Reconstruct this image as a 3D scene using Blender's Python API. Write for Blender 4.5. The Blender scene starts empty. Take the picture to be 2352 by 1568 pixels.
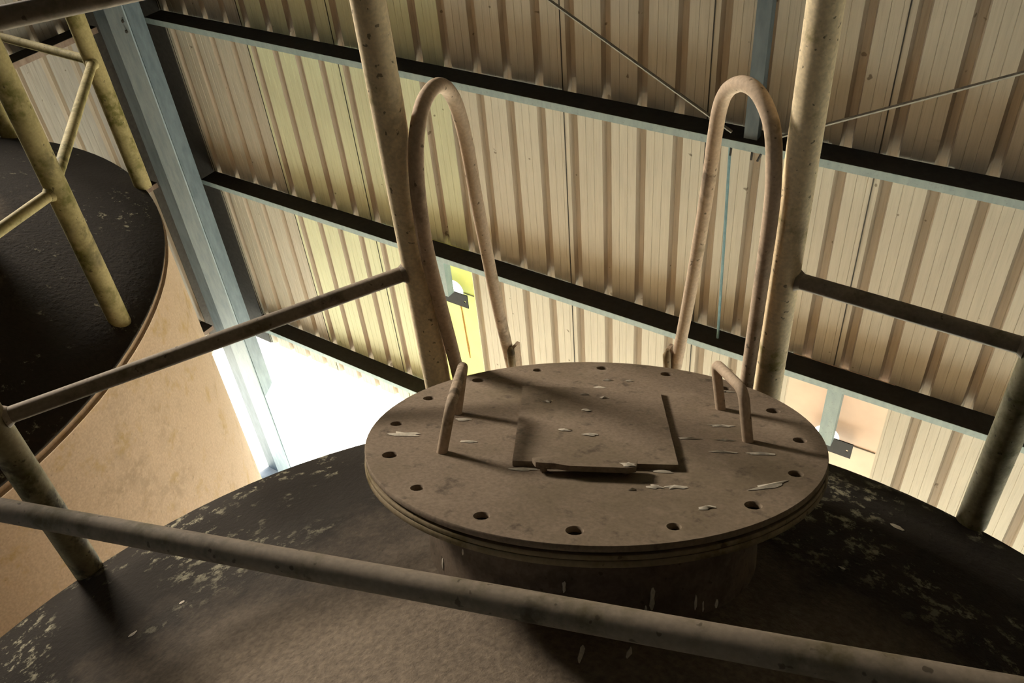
import bpy, bmesh, math, random
from mathutils import Vector, Matrix
random.seed(7)
S = bpy.context.scene
COL = S.collection
V = Vector

# ------------------------------------------------------------------ camera
F_PX = 2015.2
CAM = V((0, 0, 2.0))
PIT, ROLL, YAW = .70317, -.10340, -.64344
def cam_axes():
    cy, sy = math.cos(YAW), math.sin(YAW)
    r = V((cy, -sy, 0)); fh = V((sy, cy, 0)); u = V((0, 0, 1))
    fw = fh*math.cos(PIT) - u*math.sin(PIT); up = u*math.cos(PIT) + fh*math.sin(PIT)
    cr, sr = math.cos(ROLL), math.sin(ROLL)
    return r*cr + up*sr, up*cr - r*sr, fw
cr_, cu_, cf_ = cam_axes()
cd = bpy.data.cameras.new('camera'); cam = bpy.data.objects.new('camera', cd); COL.objects.link(cam)
cam.matrix_world = Matrix(((cr_.x, cu_.x, -cf_.x, CAM.x), (cr_.y, cu_.y, -cf_.y, CAM.y), (cr_.z, cu_.z, -cf_.z, CAM.z), (0, 0, 0, 1)))
cd.sensor_width = 36; cd.lens = 36*F_PX/2352; cd.clip_start = .05; cd.clip_end = 300
S.camera = cam

# ------------------------------------------------------------------ world, sun, lights, exposure
W = bpy.data.worlds.new('sky'); S.world = W; W.use_nodes = True
nt = W.node_tree; bg = nt.nodes['Background']
sk = nt.nodes.new('ShaderNodeTexSky'); sk.sky_type = 'NISHITA'; sk.sun_disc = False
sk.sun_elevation = math.radians(50); sk.sun_rotation = math.radians(10); sk.dust_density = 2.5
nt.links.new(sk.outputs[0], bg.inputs[0]); bg.inputs[1].default_value = .38
sd = bpy.data.lights.new('sun', 'SUN'); sun = bpy.data.objects.new('sun', sd); COL.objects.link(sun)
sd.energy = 47; sd.angle = math.radians(1.5); sd.color = (1, .98, .91)
sun.rotation_euler = V((-.16, -.83, -.53)).to_track_quat('-Z', 'Y').to_euler()
def area(name, loc, aim, sx, sy, e, colr, spread=50):
    l = bpy.data.lights.new(name, 'AREA'); l.shape = 'RECTANGLE'; l.size = sx; l.size_y = sy; l.energy = e; l.color = colr
    o = bpy.data.objects.new(name, l); COL.objects.link(o); o.location = loc
    o.rotation_euler = (V(aim) - V(loc)).to_track_quat('-Z', 'Y').to_euler()
    l.spread = math.radians(spread); return o
# daylight entering through the high opening in the left wall (unseen, inferred from the handle shadows; beam narrowed onto the cover)
area('unseen_daylight_opening', (-7.0, 2.0, 2.5), (-.7, 1.1, .4), .9*1.5, 1.2, 31, (1, .9, .76))
S.view_settings.view_transform = 'Standard'; S.view_settings.look = 'None'
S.view_settings.gamma = 1; S.view_settings.use_curve_mapping = False
S.view_settings.exposure = 1.05
S.cycles.max_bounces = 8; S.cycles.diffuse_bounces = 6; S.cycles.sample_clamp_indirect = 8

# ------------------------------------------------------------------ helpers
def empty(name, loc, label=None, cat=None, group=None, kind=None):
    o = bpy.data.objects.new(name, None); COL.objects.link(o); o.location = loc
    o.empty_display_size = .2
    tag(o, label, cat, group, kind); return o
def tag(o, label=None, cat=None, group=None, kind=None):
    if label: o['label'] = label
    if cat: o['category'] = cat
    if group: o['group'] = group
    if kind: o['kind'] = kind
    return o
def link(name, me, mat, parent=None, base=None):
    """one mesh object; vertices are given in world space, stored relative to the parent"""
    o = bpy.data.objects.new(name, me); COL.objects.link(o)
    if mat: me.materials.append(mat)
    if parent:
        b = V(base) if base is not None else world_loc(parent)
        me.transform(Matrix.Translation(-b)); o.parent = parent
    return o
def world_loc(o):
    p = V((0, 0, 0))
    while o: p += o.location; o = o.parent
    return p
def mesh(bm, name='m', smooth=True, ang=40):
    bmesh.ops.recalc_face_normals(bm, faces=bm.faces)
    me = bpy.data.meshes.new(name); bm.to_mesh(me); bm.free()
    if smooth:
        for p in me.polygons: p.use_smooth = True
        me.set_sharp_from_angle(angle=math.radians(ang))
    return me
def box(bm, a, b):
    vs = [bm.verts.new((x, y, z)) for x in (a[0], b[0]) for y in (a[1], b[1]) for z in (a[2], b[2])]
    for f in ((0,1,3,2),(4,6,7,5),(0,4,5,1),(2,3,7,6),(0,2,6,4),(1,5,7,3)): bm.faces.new([vs[i] for i in f])
def prism(bm, pts, off):
    """closed polygon pts (Vectors) extruded by off"""
    n = len(pts); a = [bm.verts.new(p) for p in pts]; b = [bm.verts.new(V(p)+V(off)) for p in pts]
    bm.faces.new(a); bm.faces.new(b[::-1])
    for i in range(n): bm.faces.new((a[i], a[(i+1) % n], b[(i+1) % n], b[i]))
def tube(bm, pts, r, seg=14, caps=True, wob=0):
    """tube along polyline; r number or list; wob = slight dents"""
    pts = [V(p) for p in pts]; n = len(pts); rs = r if isinstance(r, (list, tuple)) else [r]*n
    prev = None; rings = []
    for i, p in enumerate(pts):
        t = (pts[min(i+1, n-1)] - pts[max(i-1, 0)]).normalized()
        if prev is None:
            x = t.orthogonal().normalized()
        else:
            x = (prev - t*prev.dot(t)).normalized()
        prev = x; y = t.cross(x)
        rings.append([bm.verts.new(p + (x*math.cos(2*math.pi*k/seg) + y*math.sin(2*math.pi*k/seg))*rs[i]*(1+random.uniform(-wob, wob))) for k in range(seg)])
    for a, b in zip(rings, rings[1:]):
        for k in range(seg): bm.faces.new((a[k], a[(k+1) % seg], b[(k+1) % seg], b[k]))
    if caps:
        bm.faces.new(rings[0]); bm.faces.new(rings[-1])
def subdiv(a, b, n): 
    a, b = V(a), V(b); return [a.lerp(b, i/n) for i in range(n+1)]
def lathe(bm, prof, seg=96, M=None):
    """prof = [(r,z)] revolved about z, transformed by M"""
    rings = []
    for r, z in prof:
        if r < 1e-6: rings.append([bm.verts.new((0, 0, z))])
        else: rings.append([bm.verts.new((r*math.cos(2*math.pi*k/seg), r*math.sin(2*math.pi*k/seg), z)) for k in range(seg)])
    for a, b in zip(rings, rings[1:]):
        for k in range(seg):
            k2 = (k+1) % seg
            if len(a) == 1 and len(b) == 1: continue
            if len(a) == 1: bm.faces.new((a[0], b[k], b[k2]))
            elif len(b) == 1: bm.faces.new((a[k], a[k2], b[0]))
            else: bm.faces.new((a[k], a[k2], b[k2], b[k]))
    if M: bmesh.ops.transform(bm, matrix=M, verts=bm.verts)

# ------------------------------------------------------------------ materials
def mat(name, rough=.8, metal=0.0):
    m = bpy.data.materials.new(name); m.use_nodes = True
    b = m.node_tree.nodes['Principled BSDF']; b.inputs['Roughness'].default_value = rough; b.inputs['Metallic'].default_value = metal
    b.inputs['Specular IOR Level'].default_value = .25
    return m, m.node_tree, b
def N(nt, t, **k):
    n = nt.nodes.new(t)
    for a, v in k.items(): setattr(n, a, v)
    return n
def noise(nt, scale, detail=4, rough=.55, stretch=None, off=(0, 0, 0)):
    tc = N(nt, 'ShaderNodeTexCoord'); mp = N(nt, 'ShaderNodeMapping')
    nt.links.new(tc.outputs['Object'], mp.inputs[0])
    if stretch: mp.inputs['Scale'].default_value = stretch
    mp.inputs['Location'].default_value = off
    n = N(nt, 'ShaderNodeTexNoise'); n.inputs['Scale'].default_value = scale; n.inputs['Detail'].default_value = detail; n.inputs['Roughness'].default_value = rough
    nt.links.new(mp.outputs[0], n.inputs[0]); return n.outputs['Fac']
def ramp(nt, fac, a, b):
    r = N(nt, 'ShaderNodeMapRange'); r.inputs['From Min'].default_value = a; r.inputs['From Max'].default_value = b
    nt.links.new(fac, r.inputs['Value']); return r.outputs[0]
def mix(nt, fac, a, b):
    m = N(nt, 'ShaderNodeMix', data_type='RGBA')
    if isinstance(fac, (int, float)): m.inputs[0].default_value = fac
    else: nt.links.new(fac, m.inputs[0])
    for i, c in ((6, a), (7, b)):
        if isinstance(c, tuple): m.inputs[i].default_value = (*c, 1)
        else: nt.links.new(c, m.inputs[i])
    return m.outputs[2]
def mul(nt, a, b, op='MULTIPLY'):
    m = N(nt, 'ShaderNodeMath', operation=op)
    for i, c in ((0, a), (1, b)):
        if isinstance(c, (int, float)): m.inputs[i].default_value = c
        else: nt.links.new(c, m.inputs[i])
    return m.outputs[0]
def bump(nt, b, h, strength=.3, dist=.004):
    n = N(nt, 'ShaderNodeBump'); n.inputs['Strength'].default_value = strength; n.inputs['Distance'].default_value = dist
    nt.links.new(h, n.inputs['Height']); nt.links.new(n.outputs[0], b.inputs['Normal'])

def mossy_paint(name, base, moss, moss_amt, dirt=.45, dcol=(.035, .028, .018), spk=.7):
    m, nt, b = mat(name, .75)
    n1 = noise(nt, 7, 6, .65); n2 = noise(nt, 28, 4, .6, off=(3, 1, 2)); n3 = noise(nt, 110, 2, .5); n4 = noise(nt, 3.2, 5, .6, off=(7, 2, 9))
    c = mix(nt, ramp(nt, n3, .35, .7), tuple(x*.86 for x in base), tuple(min(1, x*1.06) for x in base))
    mm = mul(nt, ramp(nt, n1, .62 - moss_amt*.25, .70 - moss_amt*.1), ramp(nt, n2, .32, .55))
    c = mix(nt, mm, c, moss)
    d = mul(nt, ramp(nt, n4, .54, .72), ramp(nt, n2, .42, .56)); d = mul(nt, d, dirt*1.6)
    c = mix(nt, d, c, dcol)
    sp = ramp(nt, noise(nt, 60, 2, .4, off=(5, 5, 5)), .69, .73)
    c = mix(nt, mul(nt, sp, spk), c, (.06, .045, .025))
    nt.links.new(c, b.inputs['Base Color']); bump(nt, b, n2, .25, .004)
    return m
M_post = mossy_paint('cream_paint_mossy', (.80, .66, .43), (.36, .30, .12), .25, .3)
M_post2 = mossy_paint('cream_paint_green', (.38, .315, .145), (.14, .125, .03), .7, .65)
M_post3 = mossy_paint('cream_paint_blackened', (.34, .29, .17), (.13, .115, .04), .7, .9)
M_rail = mossy_paint('rail_paint', (.28, .225, .165), (.13, .105, .055), .55, .75)
M_hoop = mossy_paint('hoop_paint', (.54, .41, .29), (.30, .23, .14), .3, .6)
M_shell = mossy_paint('tank_shell_paint', (.45, .325, .215), (.36, .24, .095), .3, .3, (.17, .11, .05), .25)

def roof_mat(amt, name):
    m, nt, b = mat(name, .9)
    n1 = noise(nt, 3.0, 6, .65); n2 = noise(nt, 24, 5, .72, off=(2, 4, 1)); n3 = noise(nt, 70, 3, .6); n4 = noise(nt, 1.4, 3, .5, off=(9, 1, 3))
    c = mix(nt, ramp(nt, n3, .3, .7), (.13, .10, .072), (.22, .17, .12))
    # blackened ring towards the rim (grime the roof wears all round), radius from the tank axis
    tc = N(nt, 'ShaderNodeTexCoord'); sx = N(nt, 'ShaderNodeSeparateXYZ'); nt.links.new(tc.outputs['Object'], sx.inputs[0])
    ln = mul(nt, mul(nt, mul(nt, sx.outputs[0], sx.outputs[0]), mul(nt, sx.outputs[1], sx.outputs[1]), 'ADD'), .5, 'POWER')
    ring = ramp(nt, mul(nt, ln, mul(nt, n1, .8), 'ADD'), 1.22, 1.66)
    c = mix(nt, mul(nt, ring, .93), c, (.016, .0125, .009))
    # pale lichen and droppings blotches in that ring
    li = mul(nt, ramp(nt, n2, .57-amt, .66-amt), ramp(nt, n1, .49-amt, .58-amt)); li = mul(nt, li, ramp(nt, ln, 1.15, 1.45))
    c = mix(nt, mul(nt, li, .8), c, (.46, .42, .29))
    nt.links.new(c, b.inputs['Base Color']); bump(nt, b, mul(nt, n2, n3, 'ADD'), .5, .006)
    return m
M_roof = roof_mat(.04, 'tank_roof_grime'); M_roof2 = roof_mat(-.02, 'tank_roof_black_grime')
def cover_mat():
    m, nt, b = mat('dusty_cover', .9)
    n1 = noise(nt, 4, 5, .6); n2 = noise(nt, 22, 5, .65, off=(1, 2, 3)); n3 = noise(nt, 120, 2, .6)
    c = mix(nt, ramp(nt, n3, .3, .7), (.21, .155, .108), (.29, .22, .155))
    c = mix(nt, mul(nt, ramp(nt, n1, .45, .68), .6), c, (.15, .115, .065))
    c = mix(nt, mul(nt, ramp(nt, n2, .57, .70), .7), c, (.075, .055, .038))
    n4 = noise(nt, 8, 4, .7, off=(4, 9, 2)); c = mix(nt, mul(nt, ramp(nt, n4, .56, .66), .35), c, (.36, .28, .20))
    nt.links.new(c, b.inputs['Base Color']); bump(nt, b, n2, .3, .003)
    return m
M_cover = cover_mat()
M_neck = mossy_paint('neck_grime', (.17, .125, .088), (.10, .075, .05), .4, .5)
M_rim = mossy_paint('flange_rim', (.27, .205, .12), (.14, .10, .035), .55, .8, (.015, .012, .01))
def sheet_mat(name, a, bcol, metal=.0):
    m, nt, b = mat(name, .62, metal)
    n1 = noise(nt, 9, 5, .6, (6, 6, .35)); n2 = noise(nt, 40, 3, .6, (4, 4, .12), (2, 3, 4)); n3 = noise(nt, 1.1, 3, .5, (1, 1, .6)); n4 = noise(nt, 14, 2, .4, off=(6, 1, 8))
    c = mix(nt, ramp(nt, n1, .3, .7), a, bcol)
    c = mix(nt, mul(nt, ramp(nt, n2, .55, .75), .28), c, (.16, .12, .08))
    c = mix(nt, mul(nt, ramp(nt, n3, .45, .7), .2), c, (.25, .19, .13))
    c = mix(nt, mul(nt, ramp(nt, n4, .735, .76), .7), c, (.08, .055, .03))
    nt.links.new(c, b.inputs['Base Color'])
    return m
M_sheet = sheet_mat('cladding_sheet', (.455, .43, .365), (.525, .50, .425))
M_sheetg = sheet_mat('cladding_sheet_yellowed', (.49, .51, .35), (.56, .59, .41))
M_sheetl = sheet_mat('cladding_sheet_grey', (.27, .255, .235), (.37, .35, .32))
M_sheetw = sheet_mat('cladding_sheet_dull', (.36, .345, .29), (.47, .44, .37))
M_rib = sheet_mat('cladding_rib_darker', (.33, .285, .23), (.41, .355, .29))  # darker, browner tone for the recessed rib faces
def steel_blue(name, c0, c1):
    m, nt, b = mat(name, .55)
    n1 = noise(nt, 12, 5, .6, (2, 2, .5)); n2 = noise(nt, 80, 2, .5)
    c = mix(nt, ramp(nt, n1, .35, .65), c0, c1); c = mix(nt, mul(nt, ramp(nt, n2, .6, .75), .3), c, (.12, .12, .11))
    nt.links.new(c, b.inputs['Base Color']); return m
M_blue = steel_blue('blue_grey_steel', (.20, .255, .29), (.26, .315, .345))  # lightened so the column's front face reads as lit
M_blue2 = steel_blue('dull_shaded_blue_steel', (.085, .115, .135), (.12, .155, .18))  # dull steel; also paints the shade on the column's side face
M_girt = steel_blue('girt_steel', (.24, .32, .335), (.30, .38, .39))
M_girtb = steel_blue('girt_primer_brown', (.17, .115, .085), (.25, .19, .15))
def plain(name, c, rough=.8, metal=0.0, var=.2, scale=25):
    m, nt, b = mat(name, rough, metal)
    n = noise(nt, scale, 4, .6)
    nt.links.new(mix(nt, ramp(nt, n, .3, .7), tuple(x*(1-var) for x in c), tuple(min(1, x*(1+var)) for x in c)), b.inputs['Base Color'])
    return m
M_dust = plain('girt_top_dust', (.035, .03, .024), .95)
M_shade_steel = plain('corner_shade_dark_steel', (.05, .047, .043), .8)  # paints the corner shade; also the dark bolts and lap lines
M_black = plain('black_bracket', (.012, .012, .012), .6)
M_rope = plain('brace_wire', (.19, .18, .15), .7)
M_rod = plain('sag_rod_blue', (.14, .25, .29), .6)
M_floor = plain('concrete_floor', (.47, .475, .41), .9, scale=6)
M_apron = plain('pale_yard_concrete', (.55, .52, .44), .9, scale=3)
M_grass = plain('sunlit_grass', (.22, .30, .07), .95, scale=9, var=.35)
M_roofc = plain('roof_lining', (.07, .065, .06), .9)
M_guano = plain('droppings', (.60, .53, .42), .9, scale=90)
M_wood = plain('yard_wall_render', (.55, .42, .26), .9, scale=4)
def fibreglass(name, c, trans):
    m, nt, b = mat(name, .5)
    n = noise(nt, 5, 4, .5); cc = mix(nt, ramp(nt, n, .3, .7), tuple(x*.85 for x in c), c)
    nt.links.new(cc, b.inputs['Base Color'])
    t = N(nt, 'ShaderNodeBsdfTranslucent'); nt.links.new(cc, t.inputs[0])
    mx = N(nt, 'ShaderNodeMixShader'); mx.inputs[0].default_value = trans
    nt.links.new(b.outputs[0], mx.inputs[1]); nt.links.new(t.outputs[0], mx.inputs[2])
    nt.links.new(mx.outputs[0], nt.nodes['Material Output'].inputs[0]); return m
M_fg1 = fibreglass('fibreglass_yellow', (.78, .82, .34), .09)
M_fg2 = fibreglass('fibreglass_pinkish', (.80, .62, .50), .05)

# ------------------------------------------------------------------ setting
YP, XL, ZF, ZT = 4.37, -7.05, -5.75, 4.0        # back sheet plane, left sheet plane, floor, eaves
PITCH = .2375; X0 = -.041                       # rib spacing, one rib's left edge
def sheet_profile(x0, x1, depth=.034):
    """(across, depth) polyline of trapezoidal cladding from x0 to x1; ribs recessed outward"""
    pts = [(x0, 0.0)]
    k = math.floor((x0 - X0)/PITCH) - 1
    while X0 + k*PITCH < x1 + PITCH:
        a = X0 + k*PITCH
        for dx, d in ((0, 0), (.014, depth), (.052, depth), (.066, 0), (.118, 0), (.121, .003), (.124, 0), (.174, 0), (.177, .003), (.18, 0)):
            x = a + dx
            if x0 + 1e-4 < x < x1 - 1e-4: pts.append((x, d))
        k += 1
    # depth at the very ends
    def dep(x):
        t = (x - X0) % PITCH
        return depth*t/.014 if t < .014 else depth if t < .052 else depth*(.066-t)/.014 if t < .066 else 0
    pts[0] = (x0, dep(x0)); pts.append((x1, dep(x1)))
    return pts
def sheet(name, x0, x1, z0, z1, place, m, parent, lap=0):
    bm = bmesh.new(); pr = sheet_profile(x0, x1); zs = [z0, z1]
    rows = [[bm.verts.new(place(x, d + lap, z)) for x, d in pr] for z in zs]
    for i in range(len(pr)-1): bm.faces.new((rows[0][i], rows[0][i+1], rows[1][i+1], rows[1][i]))
    rib = [pr[i][1] > .01 or pr[i+1][1] > .01 for i in range(len(pr)-1)]
    me = mesh(bm, name, smooth=False)
    for p, q in zip(me.polygons, rib): p.material_index = 1 if q else 0
    o = link(name, me, m, parent); me.materials.append(M_rib)
    s = o.modifiers.new('thickness', 'SOLIDIFY'); s.thickness = .0015; s.offset = 0
    return o
back = empty('wall_back', (0, YP, 0), kind='structure')
pl_back = lambda x, d, z: V((x, YP + d, z))
# the two flat fibreglass panels stand where the ribbed sheets stop short below the middle girt
WIN = [(-4.22, -3.606), (-1.03, -.418)]
edges = [XL]; x = -5.535 - .95
laps = []
while x < 3.6: laps.append(x); x += PITCH*4
laps = [x for x in laps if all(abs(x-e) > .1 for w in WIN for e in w)]
edges += laps + [3.6]
for w in WIN: edges += list(w)
edges = sorted(set(round(e, 4) for e in edges))
for x in laps:                                  # open lap edges between sheets, a dark line each
    bm = bmesh.new(); box(bm, (x-.0035, YP-.004, -3.92 if not any(w[0] < x < w[1] for w in WIN) else -1.9), (x+.0025, YP+.001, ZT-.02))
    link('lap_edge', mesh(bm, 'lap', smooth=False), M_shade_steel, back)
j = 0
for a, b in zip(edges, edges[1:]):
    if b - a < .02: continue
    inwin = any(w[0]-.001 <= a and b <= w[1]+.001 for w in WIN)
    mm = M_sheetw if b < -5.35 else M_sheetg if b < -3.4 else M_sheet
    sheet('wall_sheet', a, b+.004, -1.93 if inwin else -3.93, ZT, pl_back, mm, back, lap=.002*(j % 2)); j += 1
left = empty('wall_left', (XL, 0, 0), kind='structure')
pl_left = lambda y, d, z: V((XL - d, y, z))
ys = [YP - .95*i for i in range(12)]; j = 0
for b, a in zip(ys, ys[1:]):
    zb = -4.02 if b > 1.6 else ZF
    if abs((a+b)/2 - 2.0) < .48:      # inferred high opening above the neighbour tank, beyond the top of the picture
        sheet('wall_sheet', a-.004, b, zb, 2.05, pl_left, M_sheetl, left, lap=.002*(j % 2))
        sheet('wall_sheet', a-.004, b, 2.95, ZT, pl_left, M_sheetl, left, lap=.002*(j % 2))
    else: sheet('wall_sheet', a-.004, b, zb, ZT, pl_left, M_sheetl, left, lap=.002*(j % 2))
    j += 1

# girts: C sections whose dusty top flange shows from above
def girt(parent, zb, axis, lo, hi):
    bm = bmesh.new()
    sec = [(-.17, 0), (-.17, .046), (-.002, .046), (-.002, .042), (-.166, .042), (-.166, .004), (-.11, .004), (-.11, 0)]
    if axis == 'x': prism(bm, [V((lo, YP + p, zb + q)) for p, q in sec], (hi-lo, 0, 0))
    else: prism(bm, [V((XL - p, lo, zb + q)) for p, q in sec], (0, hi-lo, 0))
    g = link('girt', mesh(bm, 'girt', smooth=False), M_girt if axis == 'x' else M_girtb, parent)
    bm = bmesh.new()
    if axis == 'x': box(bm, (lo, YP-.169, zb+.0462), (hi, YP-.001, zb+.049))
    else: box(bm, (XL+.001, lo, zb+.0462), (XL+.169, hi, zb+.049))
    link('dust_layer', mesh(bm, 'dust', smooth=False), M_dust, g, base=world_loc(parent))
    return g
for zb in (-.400, -1.885, -3.585, 1.15, 2.6): girt(back, zb, 'x', -6.49, 3.6)
for zb in (-.46, -1.91, -3.62): girt(left, zb, 'y', -6.9, 4.0)
g1 = [o for o in back.children if o.name.startswith('girt')][0]
for bx, tilt in ((-1.52, 0), (-1.40, 0), (-1.35, .015)):
    bm = bmesh.new(); tube(bm, [(bx, YP-.165, -.399), (bx-tilt, YP-.172, -.445)], .007, 6)
    link('bolt', mesh(bm, 'bolt', smooth=False), M_shade_steel, g1, base=world_loc(back))
# dark corner flashing added to paint the column's shade on both walls
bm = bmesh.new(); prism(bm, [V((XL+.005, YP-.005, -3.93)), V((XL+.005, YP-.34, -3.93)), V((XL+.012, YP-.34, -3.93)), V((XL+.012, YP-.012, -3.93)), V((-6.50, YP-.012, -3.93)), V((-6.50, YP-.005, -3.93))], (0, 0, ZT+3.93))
fl = link('corner_shade_strip', mesh(bm, 'shade_strip', smooth=False), M_shade_steel); fl['kind'] = 'structure'

def slab(name, a, b, m):
    bm = bmesh.new(); box(bm, a, b); o = link(name, mesh(bm, name, smooth=False), m); o['kind'] = 'structure'; return o
slab('floor', (XL, -7, ZF-.2), (6.2, YP+.15, ZF), M_floor)
slab('ceiling', (XL-.6, -7, ZT), (6.2, YP+.6, ZT+.08), M_roofc)
slab('wall_right', (6.1, -7, ZF), (6.18, YP+.1, ZT), M_roofc)
slab('wall_front', (XL, -7.08, ZF), (6.18, -7, ZT), M_roofc)
slab('trim_2', (3.6, YP, -3.93), (6.18, YP+.06, ZT), M_roofc)
slab('ground', (-60, YP+.15, ZF-.25), (60, 11, ZF-.03), M_apron)
bm = bmesh.new(); box(bm, (-60, 11, ZF-.25), (60, 80, ZF)); g = link('lawn', mesh(bm, 'lawn', smooth=False), M_grass); g['kind'] = 'structure'
slab('yard', (-60, -60, ZF-.26), (XL, YP+.15, ZF-.03), M_apron)
slab('yard', (XL, -60, ZF-.26), (60, -7, ZF-.03), M_apron)

# flat fibreglass panels with a round hole (window_n)
def window(n, x0, x1, hx, hz, hr, m):
    y = YP - .004
    cu = bpy.data.curves.new('panel', 'CURVE'); cu.dimensions = '2D'; cu.fill_mode = 'BOTH'; cu.extrude = .001
    def sp(pts):
        s = cu.splines.new('POLY'); s.points.add(len(pts)-1); s.use_cyclic_u = True
        for q, p in zip(s.points, pts): q.co = (p[0], p[1], 0, 1)
    sp([(x0-.01, -3.93), (x1+.004, -3.93), (x1+.004, -1.83), (x0-.01, -1.83)])
    sp([(hx + hr*math.cos(t*math.pi/16), hz + hr*math.sin(t*math.pi/16)) for t in range(32)])
    tmp = bpy.data.objects.new('tmp', cu); me = bpy.data.meshes.new_from_object(tmp); bpy.data.objects.remove(tmp)
    me.transform(Matrix.Translation((0, y, 0)) @ Matrix.Rotation(math.pi/2, 4, 'X'))
    o = link('window_%d' % n, me, m); o['kind'] = 'structure'
    bm = bmesh.new(); box(bm, (x0, y-.006, hz-.012), (x1, y-.0015, hz-.006)); 
    s = link('lap_seam', mesh(bm, 'seam', smooth=False), M_rope, None); s.parent = o
    return o
window(1, *WIN[0], -3.80, -2.27, .085, M_fg1)
w1 = bpy.data.objects['window_1']
bm = bmesh.new(); y = YP - .0065
tr = [(-3.765, -2.37, .010), (-3.755, -2.48, .007), (-3.752, -2.6, .009), (-3.748, -2.74, .008), (-3.742, -2.88, .012), (-3.74, -3.0, .004)]
va = [(bm.verts.new((x-w, y, z)), bm.verts.new((x+w, y, z))) for x, z, w in tr]
for a, b in zip(va, va[1:]): bm.faces.new((a[0], a[1], b[1], b[0]))
s_ = link('rust_streak', mesh(bm, 'rust', smooth=False), plain('rust', (.34, .19, .05), .9)); s_.parent = w1
window(2, *WIN[1], -.74, -2.44, .085, M_fg2)

def hanger(name, x, zt, zb, px0, px1, label):
    t = empty(name, (x, 4.26, zb), label, 'hanger post', 'posts hanging below the middle girt')
    bm = bmesh.new()
    prism(bm, [V((x-.045, 4.215, zb)), V((x+.045, 4.215, zb)), V((x+.045, 4.29, zb)), V((x+.04, 4.29, zb)), V((x+.04, 4.22, zb)), V((x-.04, 4.22, zb)), V((x-.04, 4.29, zb)), V((x-.045, 4.29, zb))], (0, 0, zt-zb))
    link('channel_post', mesh(bm, 'post', smooth=False), M_girt, t)
    cu = bpy.data.curves.new('plate', 'CURVE'); cu.dimensions = '2D'; cu.fill_mode = 'BOTH'; cu.extrude = .004
    def sp(pts):
        s = cu.splines.new('POLY'); s.points.add(len(pts)-1); s.use_cyclic_u = True
        for q, p in zip(s.points, pts): q.co = (p[0], p[1], 0, 1)
    sp([(px0, zb-.13), (px1, zb-.13), (px1, zb), (px0, zb)])
    for hx, hz in ((px1-.03, zb-.07), (px0+.03, zb-.05)):
        sp([(hx+.009*math.cos(a*math.pi/6), hz+.009*math.sin(a*math.pi/6)) for a in range(12)])
    tmp = bpy.data.objects.new('tmp', cu); me = bpy.data.meshes.new_from_object(tmp); bpy.data.objects.remove(tmp)
    me.transform(Matrix.Translation((0, 4.295, 0)) @ Matrix.Rotation(math.pi/2, 4, 'X'))
    link('bracket_plate', me, M_black, t)
hanger('hanger_post', -3.79, -1.885, -2.23, -3.90, -3.62, 'pale steel post hanging below the girt before the yellow panel with black plate')
hanger('hanger_post', -.72, -1.885, -2.37, -.84, -.55, 'pale steel post hanging below the girt before the pinkish panel with black plate')

# blue corner column
c = empty('steel_column', (-6.4, 4.0, ZF), 'blue-grey steel column in the shed corner between the two corrugated walls', 'column')
bm = bmesh.new(); box(bm, (-6.52, 3.90, ZF), (-6.27, 4.045, ZT)); bmesh.ops.bevel(bm, geom=bm.edges[:], offset=.006, segments=1)
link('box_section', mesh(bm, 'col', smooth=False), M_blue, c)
bm = bmesh.new(); box(bm, (-6.2695, 3.912, ZF), (-6.258, 4.05, ZT)); link('shade_plate', mesh(bm, 'shade_side', smooth=False), M_blue2, c)  # added darker plate, shade put into the colour of the column's side
bm = bmesh.new(); box(bm, (-6.83, 3.99, ZF), (-6.53, 4.05, ZT))
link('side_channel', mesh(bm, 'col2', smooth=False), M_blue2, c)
for bz in (-.25, -.33, .1):
    for bx in (-6.58, -6.31):
        bm = bmesh.new(); tube(bm, [(bx, 3.985 if bx < -6.5 else 3.9, bz), (bx, 3.97 if bx < -6.5 else 3.888, bz)], .013, 6)
        link('bolt', mesh(bm, 'bolt', smooth=False), M_shade_steel, c)

# strut, rods and brace wires on the back wall
def rodthing(name, pts, r, m, label, cat, group=None, seg=8):
    o = empty(name, pts[0], label, cat, group) if False else None
    bm = bmesh.new(); tube(bm, pts, r, seg); ob = link(name, mesh(bm, name), m)
    me = ob.data; b = V(pts[0]); me.transform(Matrix.Translation(-b)); ob.location = b
    return tag(ob, label, cat, group)
bm = bmesh.new(); prism(bm, [V((-1.46, 4.215, -.334)), V((-1.385, 4.215, -.334)), V((-1.385, 4.275, -.334)), V((-1.39, 4.275, -.334)), V((-1.39, 4.22, -.334)), V((-1.46, 4.22, -.334))], (0, 0, 1.484))
o = link('wall_strut', mesh(bm, 'strut', smooth=False), M_blue2); tag(o, 'dull blue angle strut standing on the upper girt behind the right ladder hoop', 'strut')
rodthing('sag_rod', [(-1.548, 4.26, -.40), (-1.53, 4.26, -1.1), (-1.514, 4.26, -1.81)], .009, M_rod, 'thin blue rod hanging between upper and middle girts inside the right hoop', 'rod')
rodthing('brace_wire', subdiv((-1.52, 4.19, -.30), (-4.35, 4.19, 1.13), 6), .009, M_rope, 'thin brace wire rising left from the upper girt between the two ladder hoops', 'wire', seg=6)
rodthing('brace_wire', subdiv((-1.33, 4.19, -.31), (1.3, 4.19, 1.05), 6), .009, M_rope, 'thin brace wire rising right from the upper girt across the right wall sheets', 'wire', seg=6)

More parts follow.
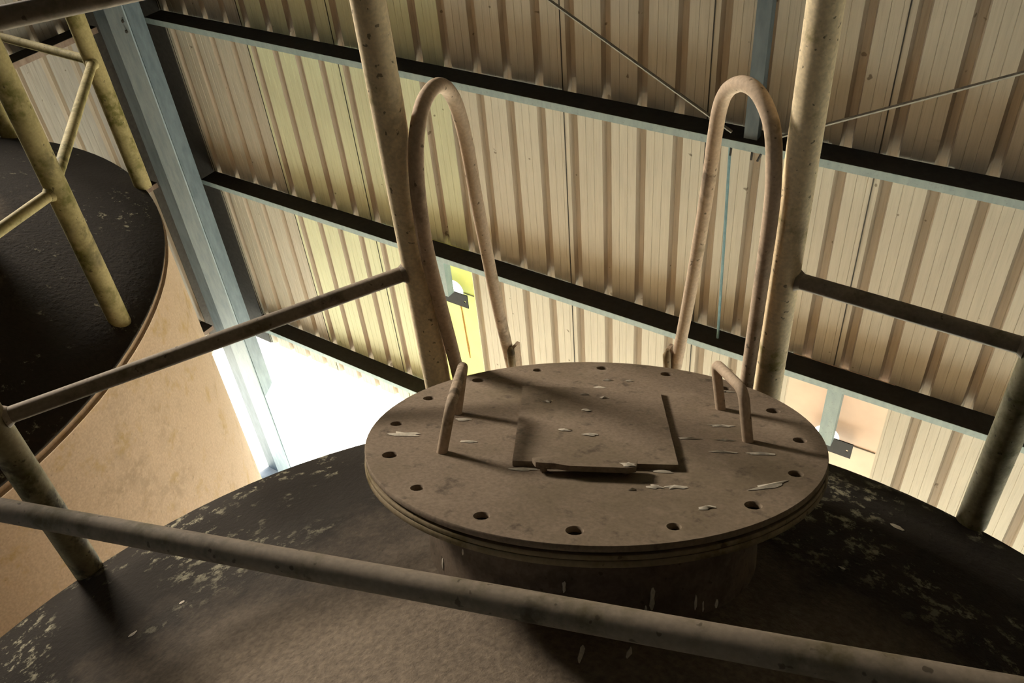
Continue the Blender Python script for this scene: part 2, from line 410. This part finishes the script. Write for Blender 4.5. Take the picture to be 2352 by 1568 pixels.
# ------------------------------------------------------------------ tanks
R_T, SLOPE = 1.73, .4452
NRM = V((-.174, .366, .914)).normalized()
def manhole_frame(c, n):
    u = V((.902, .431, 0)); u = (u - n*u.dot(n)).normalized(); v = n.cross(u)
    return Matrix(((u.x, v.x, n.x, c[0]), (u.y, v.y, n.y, c[1]), (u.z, v.z, n.z, c[2]), (0, 0, 0, 1)))
RC, RN = .517, .385
def disc_curve(r, holes, hole_r, thick, inner=0):
    cu = bpy.data.curves.new('disc', 'CURVE'); cu.dimensions = '2D'; cu.fill_mode = 'BOTH'; cu.extrude = thick/2; cu.bevel_depth = .0015; cu.bevel_resolution = 0
    def circ(cx, cy, rr, n):
        s = cu.splines.new('POLY'); s.points.add(n-1); s.use_cyclic_u = True
        for k, q in enumerate(s.points): q.co = (cx + rr*math.cos(2*math.pi*k/n), cy + rr*math.sin(2*math.pi*k/n), 0, 1)
    circ(0, 0, r, 96)
    if inner: circ(0, 0, inner, 64)
    for i in range(holes):
        a = 2*math.pi*i/holes
        circ(.465*math.cos(a), .465*math.sin(a), hole_r*(1+.12*math.sin(i*2.3)), 14)
    tmp = bpy.data.objects.new('tmp', cu); me = bpy.data.meshes.new_from_object(tmp); bpy.data.objects.remove(tmp)
    return me
def make_tank(cx, cy, k, label, mh_c, mh_n, mroof):
    t = empty('storage_tank', (cx, cy, ZF), label, 'tank')
    T0 = Matrix.Translation((cx, cy, 0))
    bm = bmesh.new(); lathe(bm, [(R_T-.012, ZF+.001), (R_T-.012, -.02)], 128, T0)
    link('shell', mesh(bm, 'shell'), M_shell, t)
    bm = bmesh.new(); lathe(bm, [(R_T-.014, -.05), (R_T+.001, -.048), (R_T+.004, -.042), (R_T-.006, -.036), (R_T-.006, -.012), (R_T-.02, -.011)], 128, T0)
    link('rim_band', mesh(bm, 'rim', ang=25), M_shell, t)
    prof = [(R_T, -.012), (R_T+.002, -.004), (R_T, 0)] + [(R_T*(1-i/12), R_T*SLOPE*i/12) for i in range(1, 13)]
    bm = bmesh.new(); lathe(bm, prof, 128, T0)
    ro = link('roof', mesh(bm, 'roof', ang=60), mroof, t)
    # object coordinates measured from the roof's own axis
    M = manhole_frame(mh_c, mh_n) @ Matrix.Scale(k, 4)
    bm = bmesh.new(); lathe(bm, [(RN, -.46), (RN, -.042), (RN-.02, -.042), (RN-.02, -.40)], 64, M)
    link('manhole_neck', mesh(bm, 'neck'), M_neck, t)
    for nm, rr, th, zz, mm in (('gasket', RC-.010, .003, -.0172, M_dust), ('spacer_ring', RC+.001, .007, -.0242, M_rim), ('manhole_flange', RC+.002, .010, -.0365, M_rim)):
        me = disc_curve(rr, 16, .0155, th, RN-.03); me.transform(M @ Matrix.Translation((0, 0, zz))); link(nm, me, mm, t)
    return t
MH = V((-.712, 1.218, .516))
tank1 = make_tank(-.24, .133, 1, 'large tank with grimy dark conical roof in the foreground beneath the round cover', MH, NRM, M_roof)
bm = bmesh.new()
Mn = manhole_frame(MH, NRM)
for deg, h, w, l in ((-68, .20, .007, .026), (-53, .235, .005, .020), (-50, .25, .004, .014), (-44, .26, .006, .012), (-94, .17, .005, .014), (-143, .23, .005, .018), (-70, .225, .004, .012), (-130, .16, .004, .01)):
    a = math.radians(deg); c_ = V((RN*math.cos(a), RN*math.sin(a), -h)); t_ = V((-math.sin(a), math.cos(a), 0)); o_ = V((math.cos(a), math.sin(a), 0))
    ring = [bm.verts.new(Mn @ (c_ + o_*.0006 + t_*(w*random.uniform(.5, 1.1)*math.cos(i*math.pi/5)) + V((0, 0, l*random.uniform(.7, 1.1)*math.sin(i*math.pi/5))))) for i in range(10)]
    cc = bm.verts.new(Mn @ (c_ + o_*.003))
    for i in range(10): bm.faces.new((ring[i], ring[(i+1) % 10], cc))
ax1 = V((-.24, .133, 0))
for x, y, w, l in ((-.467, .738, .006, .03), (-.394, .79, .006, .022), (-.131, 1.356, .010, .006), (-1.49, .38, .013, .007), (-1.45, .50, .010, .006), (-.06, 1.65, .02, .012)):
    rd = V((x, y, 0)) - ax1; r0 = rd.length; rd.normalize(); tg = V((-rd.y, rd.x, 0)); dn = V((rd.x, rd.y, -SLOPE)).normalized()
    c_ = V((x, y, (R_T - r0)*SLOPE + .001))
    ring = [bm.verts.new(c_ + tg*(w*random.uniform(.5, 1.1)*math.cos(i*math.pi/5)) + dn*(l*random.uniform(.7, 1.1)*math.sin(i*math.pi/5))) for i in range(10)]
    cc = bm.verts.new(c_ + V((0, 0, .003)))
    for i in range(10): bm.faces.new((ring[i], ring[(i+1) % 10], cc))
dr = link('droppings', mesh(bm, 'droppings'), M_guano, tank1); dr['kind'] = 'stuff'
C2 = (-4.2, .395)
MH2 = V((-3.44, 1.05, 0)); d2 = (MH2 - V((*C2, 0))); rad2 = d2.length; d2.normalize()
n2 = V((d2.x*.4052, d2.y*.4052, .914)).normalized()
MH2.z = (R_T - rad2)*SLOPE + .26
tank2 = make_tank(C2[0], C2[1], .6, 'neighbouring tan tank with dark roof at the left edge by the corner opening', MH2, n2, M_roof2)

def make_cover(mh_c, mh_n, label, marks, k=1):
    M = manhole_frame(mh_c, mh_n) @ Matrix.Scale(k, 4); P = lambda x, y, z: M @ V((x, y, z))
    t = empty('manhole_cover', mh_c, label, 'manhole cover')
    me = disc_curve(RC, 16, .016, .010); me.transform(M @ Matrix.Translation((0, 0, -.007)))
    link('cover_disc', me, M_cover, t)
    bm = bmesh.new(); q = [(-.197, .262), (.158, .265), (.192, -.188), (-.153, -.207)]
    prism(bm, [P(a, b, 0) for a, b in q], mh_n*.012)
    bmesh.ops.bevel(bm, geom=bm.edges[:], offset=.002, segments=1)
    link('square_plate', mesh(bm, 'plate', smooth=False), M_cover, t)
    bm = bmesh.new()
    pr = [(-.110, -.214), (-.05, -.205), (.03, -.199), (.108, -.198), (.106, -.236), (.09, -.243), (-.03, -.246), (-.06, -.238), (-.10, -.236)]
    prism(bm, [P(a, b, .013) for a, b in pr], mh_n*.012); bmesh.ops.bevel(bm, geom=bm.edges[:], offset=.002, segments=1)
    for a, b in ((-.085, -.225), (.085, -.215)): tube(bm, [P(a, b, 0), P(a, b, .014)], .008, 8)
    link('latch_bar', mesh(bm, 'latch', smooth=False), M_cover, t)
    for f0, t0, t1, f1 in (((-.319, -.151), (-.294, -.155, .112), (-.318, .10, .122), (-.335, .08)), ((.350, -.017), (.334, -.012, .118), (.286, .165, .122), (.305, .178))):
        f0 = P(*f0, -.002); t0 = P(*t0); t1 = P(*t1); f1 = P(*f1, -.002); rr = .03
        d0 = (f0-t0).normalized(); dd = (t1-t0).normalized(); d1 = (f1-t1).normalized()
        pts = [f0, f0.lerp(t0, .4)]
        for cn, da, db in ((t0, d0, dd), (t1, -dd, d1)):
            a, b = cn + da*rr, cn + db*rr
            for i in range(7):
                w = i/6; pts.append(a*(1-w)**2 + cn*2*w*(1-w) + b*w*w)
        pts += [f1.lerp(t1, .4), f1]
        bm = bmesh.new(); tube(bm, pts, .0125, 12)
        link('handle', mesh(bm, 'handle'), M_hoop, t)
    if marks:
        bm = bmesh.new()
        mk = [(-.427, -.063, .05, .016, 0), (-.31, .041, .026, .010, 0), (.184, -.268, .030, .012, .2), (.145, -.272, .018, .010, 0), (.297, .064, .035, .007, 0), (.286, -.086, .035, .007, 0), (.368, -.086, .035, .007, 0), (.372, -.241, .05, .012, .5), (.225, -.02, .03, .006, 0), (.30, -.02, .03, .006, 0), (-.03, .21, .014, .007, 0), (.0, .30, .018, .006, 0), (-.12, .15, .016, .008, 0), (-.02, .10, .018, .007, 0), (-.06, -.03, .022, .008, 0), (.0, -.05, .02, .008, 0), (.02, .19, .012, .006, 0), (-.27, -.09, .022, .007, 0), (.10, -.29, .010, .007, 0), (.24, -.35, .02, .008, .3), (-.13, -.22, .03, .009, 0), (.08, .36, .02, .005, 0), (.02, .36, .018, .005, 0), (.33, .30, .02, .006, 0), (.09, -.23, .02, .012, 0), (-.35, .12, .012, .006, 0), (.16, -.20, .03, .006, 0)]
        for x, y, a, b, rot in mk:
            zt = .0135 if (-.16 < x < .16 and -.19 < y < .25) else .0265 if (-.11 < x < .10 and -.24 < y < -.2) else 0.0005
            k = 12; ring = []
            for i in range(k):
                th = 2*math.pi*i/k; q = random.uniform(.45, 1.15)
                px, py = a*q*math.cos(th), b*q*math.sin(th)
                ring.append(bm.verts.new(P(x + px*math.cos(rot) - py*math.sin(rot), y + px*math.sin(rot) + py*math.cos(rot), zt)))
            cc = bm.verts.new(P(x, y, zt + .004))
            for i in range(k): bm.faces.new((ring[i], ring[(i+1) % k], cc))
        o = link('droppings', mesh(bm, 'droppings'), M_guano, t); o['kind'] = 'stuff'
    return t
make_cover(MH, NRM, 'round dusty bolted manhole cover with square plate and two handles, on the foreground tank', True)
make_cover(MH2, n2, 'round manhole cover mostly out of view at the left edge, on the neighbouring tank', False, .6)

# ------------------------------------------------------------------ guardrails, ladder, handrail
def post_mesh(x, y, z0, z1, r, wob=.006):
    bm = bmesh.new(); tube(bm, subdiv((x, y, z0), (x, y, z1), 10), r, 20, True, wob)
    return mesh(bm, 'post')
def seat(me, z=.0015):
    """trim the foot of a post to the cone it stands on"""
    zs = sorted(v.co.z for v in me.vertices)
    for v in me.vertices:
        if v.co.z < .03:
            h = max(R_T - math.hypot(v.co.x+.24, v.co.y-.133), R_T - math.hypot(v.co.x-C2[0], v.co.y-C2[1]), 0)
            v.co.z = h*SLOPE + z
    return me
def guardrail(base, posts, rails, m, mrail, label, group=None):
    t = empty('guardrail', base, label, 'guardrail', group)
    for p in posts: link('post', seat(post_mesh(p[0], p[1], 0, 1.5, .039)), M_post3 if p in (LF, RF) else m, t)
    for name, a, b, r in rails:
        bm = bmesh.new(); tube(bm, subdiv(a, b, 12), r, 14, True, .008)
        for q, q2 in ((a, b), (b, a)):
            d = (V(q2) - V(q)).normalized(); tube(bm, [V(q)+d*.034, V(q)+d*.046], [r+.008, r+.001], 14)
        link(name, mesh(bm, 'rail'), mrail, t)
    return t
LF, LP, RP, RF = (-1.937, .491), (-1.347, 1.408), (-.498, 1.854), (.10, 1.840)
g3 = lambda p, z: (p[0], p[1], z)
R5 = (.85, 1.35)
guardrail((-.24, .133, 0), [LF, LP, RP, RF, R5],
          [('mid_rail', g3(LF, .60), g3(LP, .648), .0212), ('top_rail', g3(LF, 1.475), g3(LP, 1.478), .022),
           ('mid_rail', g3(RP, .612), g3(RF, .612), .0215), ('top_rail', g3(RP, 1.478), g3(RF, 1.478), .022),
           ('mid_rail', g3(RF, .612), g3(R5, .62), .0215), ('top_rail', g3(RF, 1.478), g3(R5, 1.478), .022)],
          M_post, M_rail, 'cream pipe guardrail posts and rails around the rim of the foreground tank')
def p2(deg, r=1.70): return (C2[0] + r*math.cos(math.radians(deg)), C2[1] + r*math.sin(math.radians(deg)))
Q0, Q1, Q2, Q3 = p2(107), (-3.589, 2.013), (-2.785, 1.265), p2(-11)
guardrail((C2[0], C2[1], 0), [Q0, Q1, Q2, Q3],
          [('mid_rail', g3(Q0, .62), g3(Q1, .62), .020), ('mid_rail', g3(Q1, .62), g3(Q2, .62), .020), ('mid_rail', g3(Q2, .60), g3(Q3, .60), .020),
           ('top_rail', g3(Q0, 1.46), g3(Q1, 1.46), .022), ('top_rail', g3(Q1, 1.46), g3(Q2, 1.46), .022), ('top_rail', g3(Q2, 1.46), g3(Q3, 1.46), .022)],
          M_post2, M_post2, 'mossy yellow pipe guardrail on the neighbouring tank at the left')

# ladder with two walk-through hoops
lad = empty('access_ladder', (-1.04, 1.85, 0), 'access ladder with two tall bent pipe hoops standing between the two cream posts', 'ladder')
def smooth(pts, n=4):
    """Catmull-Rom through pts"""
    P = [V(p) for p in pts]; P = [P[0]*2-P[1]] + P + [P[-1]*2-P[-2]]; out = []
    for i in range(1, len(P)-2):
        a, b, c, d = P[i-1:i+3]
        for k in range(n):
            t = k/n; out.append(.5*((2*b) + (c-a)*t + (2*a-5*b+4*c-d)*t*t + (3*b-a-3*c+d)*t**3))
    return out + [P[-2]]
HOOPS = [((-1.281, 1.389), (-1.345, 1.71), [(.06, .10), (.05, .301), (.0, .699), (-.002, .868), (.015, .98), (.045, 1.051), (.089, 1.097), (.14, 1.112), (.184, 1.104), (.224, 1.075), (.258, 1.02), (.282, .936), (.297, .828), (.304, .738), (.328, .547), (.364, .288), (.41, .03), (.44, -.14)]),
         ((-.556, 1.815), (-.76, 1.965), [(-.012, .06), (-.014, .302), (-.020, .613), (-.022, .836), (-.010, .946), (.01, 1.022), (.043, 1.064), (.085, 1.087), (.13, 1.088), (.171, 1.072), (.211, 1.038), (.236, .982), (.250, .88), (.258, .788), (.288, .545), (.325, .296), (.37, .03), (.40, -.14)])]
ends = []
for n_, f_, sz in HOOPS:
    n_ = V((*n_, 0)); e_ = (V((*f_, 0)) - n_).normalized()
    pts = smooth([n_ + e_*q + V((0, 0, z)) for q, z in sz])
    bm = bmesh.new(); tube(bm, pts, .0192, 16, True, .004); link('hoop', mesh(bm, 'hoop'), M_hoop, lad)
    ends.append(n_ + e_*sz[-2][0] + V((0, 0, sz[-2][1])))
for fx, fy, sx in ((ends[0].x, ends[0].y, 1), (ends[1].x, ends[1].y, -1)):
    x = fx + .026*sx; y = fy + .008*sx
    bm = bmesh.new(); box(bm, (x-.006, y-.018, ZF+.02), (x+.006, y+.018, .085)); link('stringer', mesh(bm, 'stringer', smooth=False), M_hoop, lad)
    bm = bmesh.new(); tube(bm, [(x-.012*sx, y-.018, -.02), (x-.006*sx, y-.024, .02), (x-.004*sx, y-.026, .07), (x-.006*sx, y-.024, .095)], [.009, .014, .014, .006], 10); link('clamp', mesh(bm, 'clamp'), M_rim, lad)
for k in range(16):
    z = -.35 - .3*k
    bm = bmesh.new(); tube(bm, [(ends[0].x+.03, ends[0].y, z), (ends[1].x-.03, ends[1].y, z)], .011, 8); link('rung', mesh(bm, 'rung'), M_hoop, lad)

# foreground crossover handrail
hr = empty('crossover_handrail', (-1.0, .55, .62), 'dark grimy pipe handrail crossing the whole foreground in front of the manhole neck', 'handrail')
A, B = V((-1.212, .339, .842)), V((-.0255, .6246, 1.015)); d_ = (B - A).normalized()
E0 = A - d_*1.30; E1 = B + d_*1.05
bm = bmesh.new(); tube(bm, subdiv(E0, E1, 24), .0215, 18, True, .012); link('rail', mesh(bm, 'rail'), M_rail, hr)
for e in (E0, E1):
    bm = bmesh.new(); r_ = math.hypot(e.x+.24, e.y-.133)
    z0 = max(0, (R_T - r_)*SLOPE) if r_ < R_T else max(0, (R_T - math.hypot(e.x-C2[0], e.y-C2[1]))*SLOPE)
    tube(bm, subdiv((e.x, e.y, z0+.014), (e.x, e.y, e.z+.02), 6), .032, 14); link('post', mesh(bm, 'post'), M_rail, hr)
